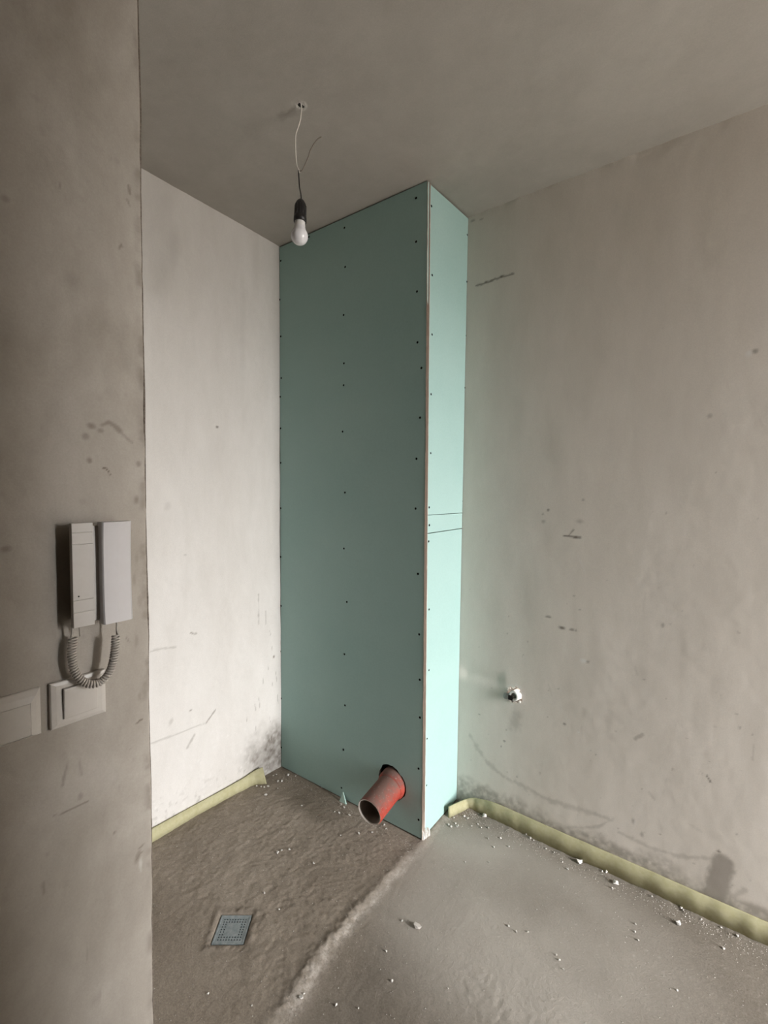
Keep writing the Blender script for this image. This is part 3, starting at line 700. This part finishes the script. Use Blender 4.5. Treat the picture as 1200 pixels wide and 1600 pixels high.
# ================================================================ PENDANT BULB
dep = float(CR[2] @ (HOLE-CP))
def pd(u, v): return Vector(ondepth(u, v, dep))
lamp = thing('pendant_bulb', 'bare white bulb hanging from a wire below the ceiling hole', 'lamp', tuple(pd(468, 369)))
pts = [tuple(Vector(HOLE)+Vector((0, 0, .03))), tuple(pd(471, 168)), tuple(pd(470.5, 175)), tuple(pd(469, 187)), tuple(pd(466, 198)), tuple(pd(462, 210)), tuple(pd(461.5, 225)), tuple(pd(462, 242)), tuple(pd(463.5, 258)), tuple(pd(467, 266.5)), tuple(pd(468, 270))]
bm = bmesh.new(); tube(bm, catmull(pts, 6), .0021, 8); part('white_wire', bm, M_wire, lamp)
pts = [pd(467.3, 267), pd(472, 267), pd(477, 258), pd(482, 247), pd(485, 238), pd(491, 228), pd(497, 221), pd(503, 218)]
pts = [p+Vector((.0, -.0, 0))-Vector(CR[2])*.01*(i/7) for i, p in enumerate(pts)]
bm = bmesh.new(); tube(bm, catmull([tuple(p) for p in pts], 6), .0017, 8); o = part('loose_wire', bm, M_wire2, lamp); o['label'] = 'dull loose wire end bent upwards'
bm = bmesh.new(); tube(bm, catmull([tuple(pd(*q)) for q in ((466.5, 266), (467, 277), (468, 292), (470, 303), (471, 314))], 6), .0019, 8); o = part('black_lead', bm, M_bake, lamp); o['label'] = 'black lead into the lampholder'
pxm = dep/CF
top_ = pd(470, 312); bot_ = pd(467.5, 382); axd = (bot_-top_).normalized(); tl = (bot_-top_).length; k = tl/70
prof = [(0, 0), (3.5, .4), (6, 3), (8, 7), (9, 11), (9, 22), (9.3, 27), (10, 28), (10, 35), (8.2, 35.5), (8.2, 31), (0, 31)]
bm = bmesh.new(); lathe(bm, [(r*k, h*k) for r, h in prof], top_, axd, 24); part('lampholder', bm, M_bake, lamp)
bm = bmesh.new()
for j in range(12): an = 2*PI*j/12; u_ = axd.orthogonal().normalized(); v_ = axd.cross(u_); d_ = u_*math.cos(an)+v_*math.sin(an); tube(bm, [top_+axd*9*k+d_*8.6*k, top_+axd*26*k+d_*9.1*k], .0012, 5)
part('holder_grip', bm, M_bake, lamp)
bm = bmesh.new(); lathe(bm, [(7.6*k, 30*k), (8.0*k, 33*k), (8.2*k, 40*k), (8.8*k, 43.5*k)], top_, axd, 28); part('bulb_collar', bm, M_bulbcap, lamp)
prof = [(8.6, 43)]+[(13.3*math.sin(t), 57-13.3*math.cos(t)) for t in np.linspace(.86, PI, 16)]
prof[-1] = (0, 70.3)
bm = bmesh.new(); lathe(bm, [(max(r, 0)*k, h*k) for r, h in prof], top_, axd, 32); part('bulb_glass', bm, M_bulb, lamp)

# ================================================================ INTERCOM
ic = thing('intercom', 'off white wall intercom with handset on a coiled cord', 'intercom', (XN, .37, 1.177))
def wb(name, y0, y1, z0, z1, t0, t1, mat, parent, bev=.0015, seg=2, label=None):
    bm = bmesh.new(); bx(bm, XN+t0, XN+t1, y0, y1, z0, z1, bev, seg); o = part(name, bm, mat, parent, False)
    if label: o['label'] = label
    return o
Z0, Z1 = 1.1775, 1.3625
wb('back_shell', .3300, .4110, Z0+.006, Z1-.006, -.006, .031, M_icom, ic)
def nz_(v): q = onx(128, v, XN+.035); return q[2]
zc = [Z0, nz_(956), nz_(937), nz_(850), nz_(832), Z1]
gp = .0005
fas = wb('fascia', .3177, .3515, Z0, Z1, .0235, .0334, M_icom, ic, .0012)
for nm, a_, b_ in (('fascia_strip', zc[0], zc[1]), ('call_button', zc[1], zc[2]), ('fascia_plate', zc[2], zc[3]), ('door_button', zc[3], zc[4]), ('name_plate', zc[4], zc[5])):
    wb(nm, .3179, .3513, a_+gp, b_-gp, .030, .0350, M_icom, fas, .0005, 1)
bm = bmesh.new(); q = onx(123, 932, XN+.0352); lathe(bm, [(0, .0012), (.0011, .001), (.0013, -.001)], (XN+.0352, q[1], q[2]), (1, 0, 0), 10); part('indicator_light', bm, M_black, fas)
# handset: slightly dished slab with rounded ends
bm = bmesh.new(); r0, r1 = .3615, .4135; nn = 16; prev = None
for i in range(nn+1):
    z = Z0+(Z1-Z0)*i/nn; c = abs(2*i/nn-1); tf = .0470+.0030*c**3; ring = [bm.verts.new((XN+t, y, z)) for t, y in ((.029, r0), (tf-.002, r0), (tf, r0+.002), (tf+.0004, (r0+r1)/2), (tf-.0015, r1-.004), (tf-.006, r1), (.029, r1))]
    if prev:
        for j in range(7): bm.faces.new((prev[j], prev[(j+1) % 7], ring[(j+1) % 7], ring[j]))
    else: bm.faces.new(ring)
    prev = ring
bm.faces.new(prev[::-1]); hs_ = part('handset', bm, M_icom2, ic, False); hs_['label'] = 'lilac grey handset slab'
# coiled cord
def ip(u, v, t): return onx(u, v, XN+t)
path = catmull([ip(114.5, 995, .019), ip(112.8, 1010, .020), ip(112.5, 1026, .021), ip(114.5, 1042, .022), ip(120, 1055, .024), ip(130, 1065, .026), ip(143, 1069, .028), ip(156, 1066, .029), ip(167, 1056, .034), ip(174, 1043, .037), ip(178, 1027, .039), ip(180, 1010, .040), ip(181, 992, .039)], 30)
pp = np.array(path); seg = np.r_[0, np.cumsum(np.linalg.norm(np.diff(pp, axis=0), axis=1))]; Ltot = seg[-1]; turns = 43; NS = turns*14
cps = np.stack([np.interp(np.linspace(0, Ltot, NS), seg, pp[:, i]) for i in range(3)], 1)
tan = np.gradient(cps, axis=0); tan /= np.linalg.norm(tan, axis=1)[:, None]
b1 = np.cross(tan, np.array([1.0, 0, 0])); b1 /= np.linalg.norm(b1, axis=1)[:, None]; b2 = np.cross(tan, b1)
ph = np.linspace(0, turns*2*PI, NS); RC = .0056*np.clip(np.minimum(np.arange(NS), np.arange(NS)[::-1])/14+.5, 0, 1)
hel = cps+b1*(np.cos(ph)*RC)[:, None]+b2*(np.sin(ph)*RC)[:, None]
cord = [ip(112, 976, .022), ip(113, 988, .020)]+list(hel)+[ip(182.5, 984, .039), ip(183, 976, .038), ip(181.5, 962, .037)]
bm = bmesh.new(); tube(bm, [tuple(c) for c in cord], .0020, 7); o = part('coiled_cord', bm, M_cordp, ic); o['label'] = 'grey coiled cord hanging in a loop'
bm = bmesh.new(); tube(bm, [tuple(ip(124, 974, .024)), tuple(ip(124.5, 985, .022)), tuple(ip(125, 994, .018))], .0012, 6); part('wire_stub', bm, M_cordp, ic)

# ================================================================ SWITCHES
sw = thing('light_switch', 'dusty white light switch under the intercom cord', 'switch', (XN, .335, 1.04))
y0, y1, za, zb_ = .2885, .3780, .9985, 1.0815
def frame(bm, y0, y1, z0, z1, iy0, iy1, iz0, iz1, t_out, t_in, bulge=0):
    O = [(y0, z0), (y1, z0), (y1, z1), (y0, z1)]; I = [(iy0, iz0), (iy1, iz0), (iy1, iz1), (iy0, iz1)]
    def ringv(pts, t): return [bm.verts.new((XN+t, a, b)) for a, b in pts]
    mid = [((a+c)/2, (b+d)/2) for (a, b), (c, d) in zip(O, I)]
    Rg = [ringv(O, -.006), ringv(O, t_out-.0015), ringv([(a+(.0015 if a == y0 else -.0015), b+(.0015 if b == z0 else -.0015)) for a, b in O], t_out), ringv(mid, (t_out+t_in)/2+bulge), ringv(I, t_in), ringv(I, .001)]
    for A, B in zip(Rg, Rg[1:]):
        for j in range(4): bm.faces.new((A[j], A[(j+1) % 4], B[(j+1) % 4], B[j]))
bm = bmesh.new(); frame(bm, y0, y1, za, zb_, .3065, .3635, 1.0125, 1.0685, .0085, .0095, .0006); part('switch_frame', bm, M_sw, sw, False)
bm = bmesh.new(); bx(bm, -.006, .006, -.0280, .0280, -.0275, .0275, .0015)
bmesh.ops.transform(bm, matrix=Matrix.Translation((XN+.0078, .335, 1.0405)) @ Matrix.Rotation(math.radians(3.0), 4, 'Y') @ Matrix.Rotation(math.radians(2), 4, 'Z'), verts=bm.verts); part('rocker', bm, M_sw, sw, False)
bm = bmesh.new(); bx(bm, XN-.004, XN+.002, .3066, .3634, 1.0126, 1.0684); part('switch_well', bm, M_dark, sw, False)
y0, y1, za, zb_ = .192, .2755, .9985, 1.0805
s2 = thing('cable_outlet', 'dusty white wall plate with sloping border left of the light switch', 'wall plate', (XN, .234, 1.04))
bm = bmesh.new(); frame(bm, y0, y1, za, zb_, .205, .2590, 1.0045, 1.0600, .0050, .0125, .0008); part('plate_frame', bm, M_sw, s2, False)
bm = bmesh.new(); bx(bm, XN, XN+.0132, .2053, .2587, 1.0048, 1.0597, .0012); part('plate_cover', bm, M_sw, s2, False)

# ================================================================ CRUMBS OF PLASTER
def crumb(u, v, px, label, group=None, sink=.25, mat=None):
    p = onz(u, v, .004); d_ = float(CR[2] @ (p-CP)); r_ = max(px*d_/CF*.5, .0018)*.92
    o = bpy.data.objects.new('plaster_crumb', cr_me[random.randrange(6)]); C.objects.link(o)
    y_ = p[1]
    o.location = (p[0], y_, fz(p[0], y_)+r_*.55); o.scale = (r_, r_*random.uniform(.8, 1.2), r_*random.uniform(.8, 1.1)); o.rotation_euler = (random.uniform(-.4, .4), random.uniform(-.4, .4), random.uniform(0, 6))
    tag(o, label, 'crumb', group); return o
crumb(905, 1347, 12, 'large white plaster crumb against the right foam strip, nearer the boxing')
crumb(962, 1380, 11, 'white plaster crumb by the right foam strip with small bits behind it')
crumb(1060, 1442, 11, 'white plaster crumb alone on the floor at right, casting a long shadow')
crumb(757, 1276, 9, 'white plaster crumb in the bend of the right foam strip')
o = crumb(652, 1447, 16, 'flat greyish plaster lump on the open floor right of the old wall line'); o.data = crumb_mesh('plaster_lump', 31, speckle('grey lump', (.33, .30, .27), (.50, .46, .42), 60)); o.scale.z *= .6; o.location.z -= .003
crumb(470, 1560, 9, 'pale pebble at the near end of the old wall line')
NTH = ['first', 'second', 'third', 'fourth', 'fifth', 'sixth', 'seventh', 'eighth', 'ninth']
def cluster(where, pts, group):            # neighbours in one little spread, told apart by their order from the left
    for k, q in enumerate(sorted(pts)):
        crumb(*q, NTH[k]+' white crumb from left '+where, group)
g_ = 'crumbs at the right foot of the boxing'
cluster('close to the free end of the right foam strip', ((701, 1288, 4), (705, 1291, 5), (712, 1286, 4), (714.5, 1291, 5), (716, 1289, 3), (709, 1277, 4)), g_)
cluster('in the hollow of the bent right foam strip', ((725.5, 1275, 5), (731, 1278, 4), (747, 1287, 3), (737, 1290, 3), (752, 1293, 4), (763, 1293, 4)), g_)
cluster('in front of the bend in the right foam strip', ((763, 1310, 4), (782, 1309, 4), (772, 1323, 4), (795, 1322, 4)), g_)
g_ = 'crumbs along the right foam strip'
cluster('between the strip bend and the big crumb nearer the boxing', ((822, 1304, 4), (829, 1310, 4), (834, 1313, 3), (853, 1326, 4), (866, 1331, 3), (879, 1346, 3), (887, 1357, 4)), g_)
cluster('by the crumb at the middle of the right strip', ((947, 1363, 5), (941, 1362, 4), (957, 1387, 4)), g_)
cluster('along the near half of the right foam strip', ((1018, 1401, 4), (1064, 1418, 5), (1067, 1422, 4), (1096, 1436, 3), (1127, 1449, 4), (1131, 1481, 5), (1152, 1463, 5)), g_)
g_ = 'crumbs on the open floor'
cluster('in the upright row of three on the right floor', ((992, 1455, 4), (993, 1443, 4), (997, 1468, 5)), g_)
cluster('in the tight cluster at the middle of the right floor', ((874, 1499, 5), (869, 1491, 4), (880, 1513, 4)), g_)
cluster('in the slanting row of three beyond the flat lump', ((825, 1455, 4), (807, 1455, 4), (795, 1446, 4)), g_)
cluster('beside the flat greyish lump', ((603, 1486, 5), (628, 1438, 4)), g_)
cluster('at the far end of the open right floor', ((764, 1346, 3), (727, 1346, 3)), g_)
cluster('on the near floor right of the old wall line', ((475, 1553, 4), (525, 1569, 6), (560, 1574, 4), (612, 1532, 5), (700, 1543, 3), (1058, 1546, 4)), g_)
g_ = 'crumbs in the left corner'
cluster('under the free end of the short left foam strip', ((381, 1234, 3), (401, 1229, 4), (408, 1230, 4), (413, 1231, 4), (418.5, 1230, 5), (415, 1243, 5)), g_)
cluster('tucked into the left corner by the boxing', ((427, 1213, 3), (432, 1211, 3), (434, 1222, 4), (440, 1221, 4), (450, 1212, 6), (462, 1213, 3), (465, 1210, 5)), g_)
cluster('further out from the left corner', ((434, 1232, 3), (472, 1259, 4), (503, 1230, 3)), g_)
g_ = 'crumbs on the left floor'
cluster('by the green sliver at the foot of the boxing', ((533, 1257, 5), (538, 1262, 4), (546, 1274, 4), (530, 1270, 4), (523, 1268, 3)), g_)
cluster('on the floor under the waste pipe', ((532, 1306, 3), (561, 1303, 4), (582, 1301, 4), (600, 1289, 4), (603, 1295, 3)), g_)
cluster('in the middle of the left floor beyond the drain', ((434, 1333, 6), (440, 1330, 4), (452, 1328, 4), (490, 1349, 4), (413, 1396, 4), (436, 1421, 3)), g_)
cluster('on the near floor below the drain', ((325, 1551, 5), (394, 1571, 4)), g_)
# grit: uncountable
r_ = random.Random(12); bm = bmesh.new()
for k in range(2600):
    if k < 900:
        t = r_.uniform(0, len(FOOT_R)-2.01); i = int(t); p = FOOT_R[i]+(FOOT_R[i+1]-FOOT_R[i])*(t-i); x_, y_ = p[0]+r_.gauss(.0, .02), p[1]-.016-abs(r_.gauss(0, .035))
    elif k < 1300: x_, y_ = r_.uniform(-1.78, -.97), 1.54-abs(r_.gauss(0, .05))
    else: x_, y_ = r_.uniform(-1.75, .25), r_.uniform(.45, 1.8)
    if y_ > 1.53 and x_ < -.95: continue
    if abs((x_-DC[0])*ca+(y_-DC[1])*sa) < .06 and abs(-(x_-DC[0])*sa+(y_-DC[1])*ca) < .06: continue
    s_ = r_.uniform(.0009, .0026); c = Vector((x_, y_, fz(x_, y_)+s_*.3))
    V = [bm.verts.new(c+Vector((r_.uniform(.5, 1)*a*s_, r_.uniform(.5, 1)*b*s_, r_.uniform(.5, 1)*d*s_))) for a, b, d in ((1, 0, -.3), (-.6, .8, -.3), (-.6, -.8, -.3), (0, 0, 1))]
    for f in ((0, 1, 3), (1, 2, 3), (2, 0, 3), (0, 2, 1)): bm.faces.new([V[i] for i in f])
grit = part('grit', bm, speckle('grit', (.36, .32, .28), (.70, .66, .61), 30), None, False); grit['kind'] = 'stuff'; tag(grit, 'fine pale grit scattered over the screed floor', 'grit')
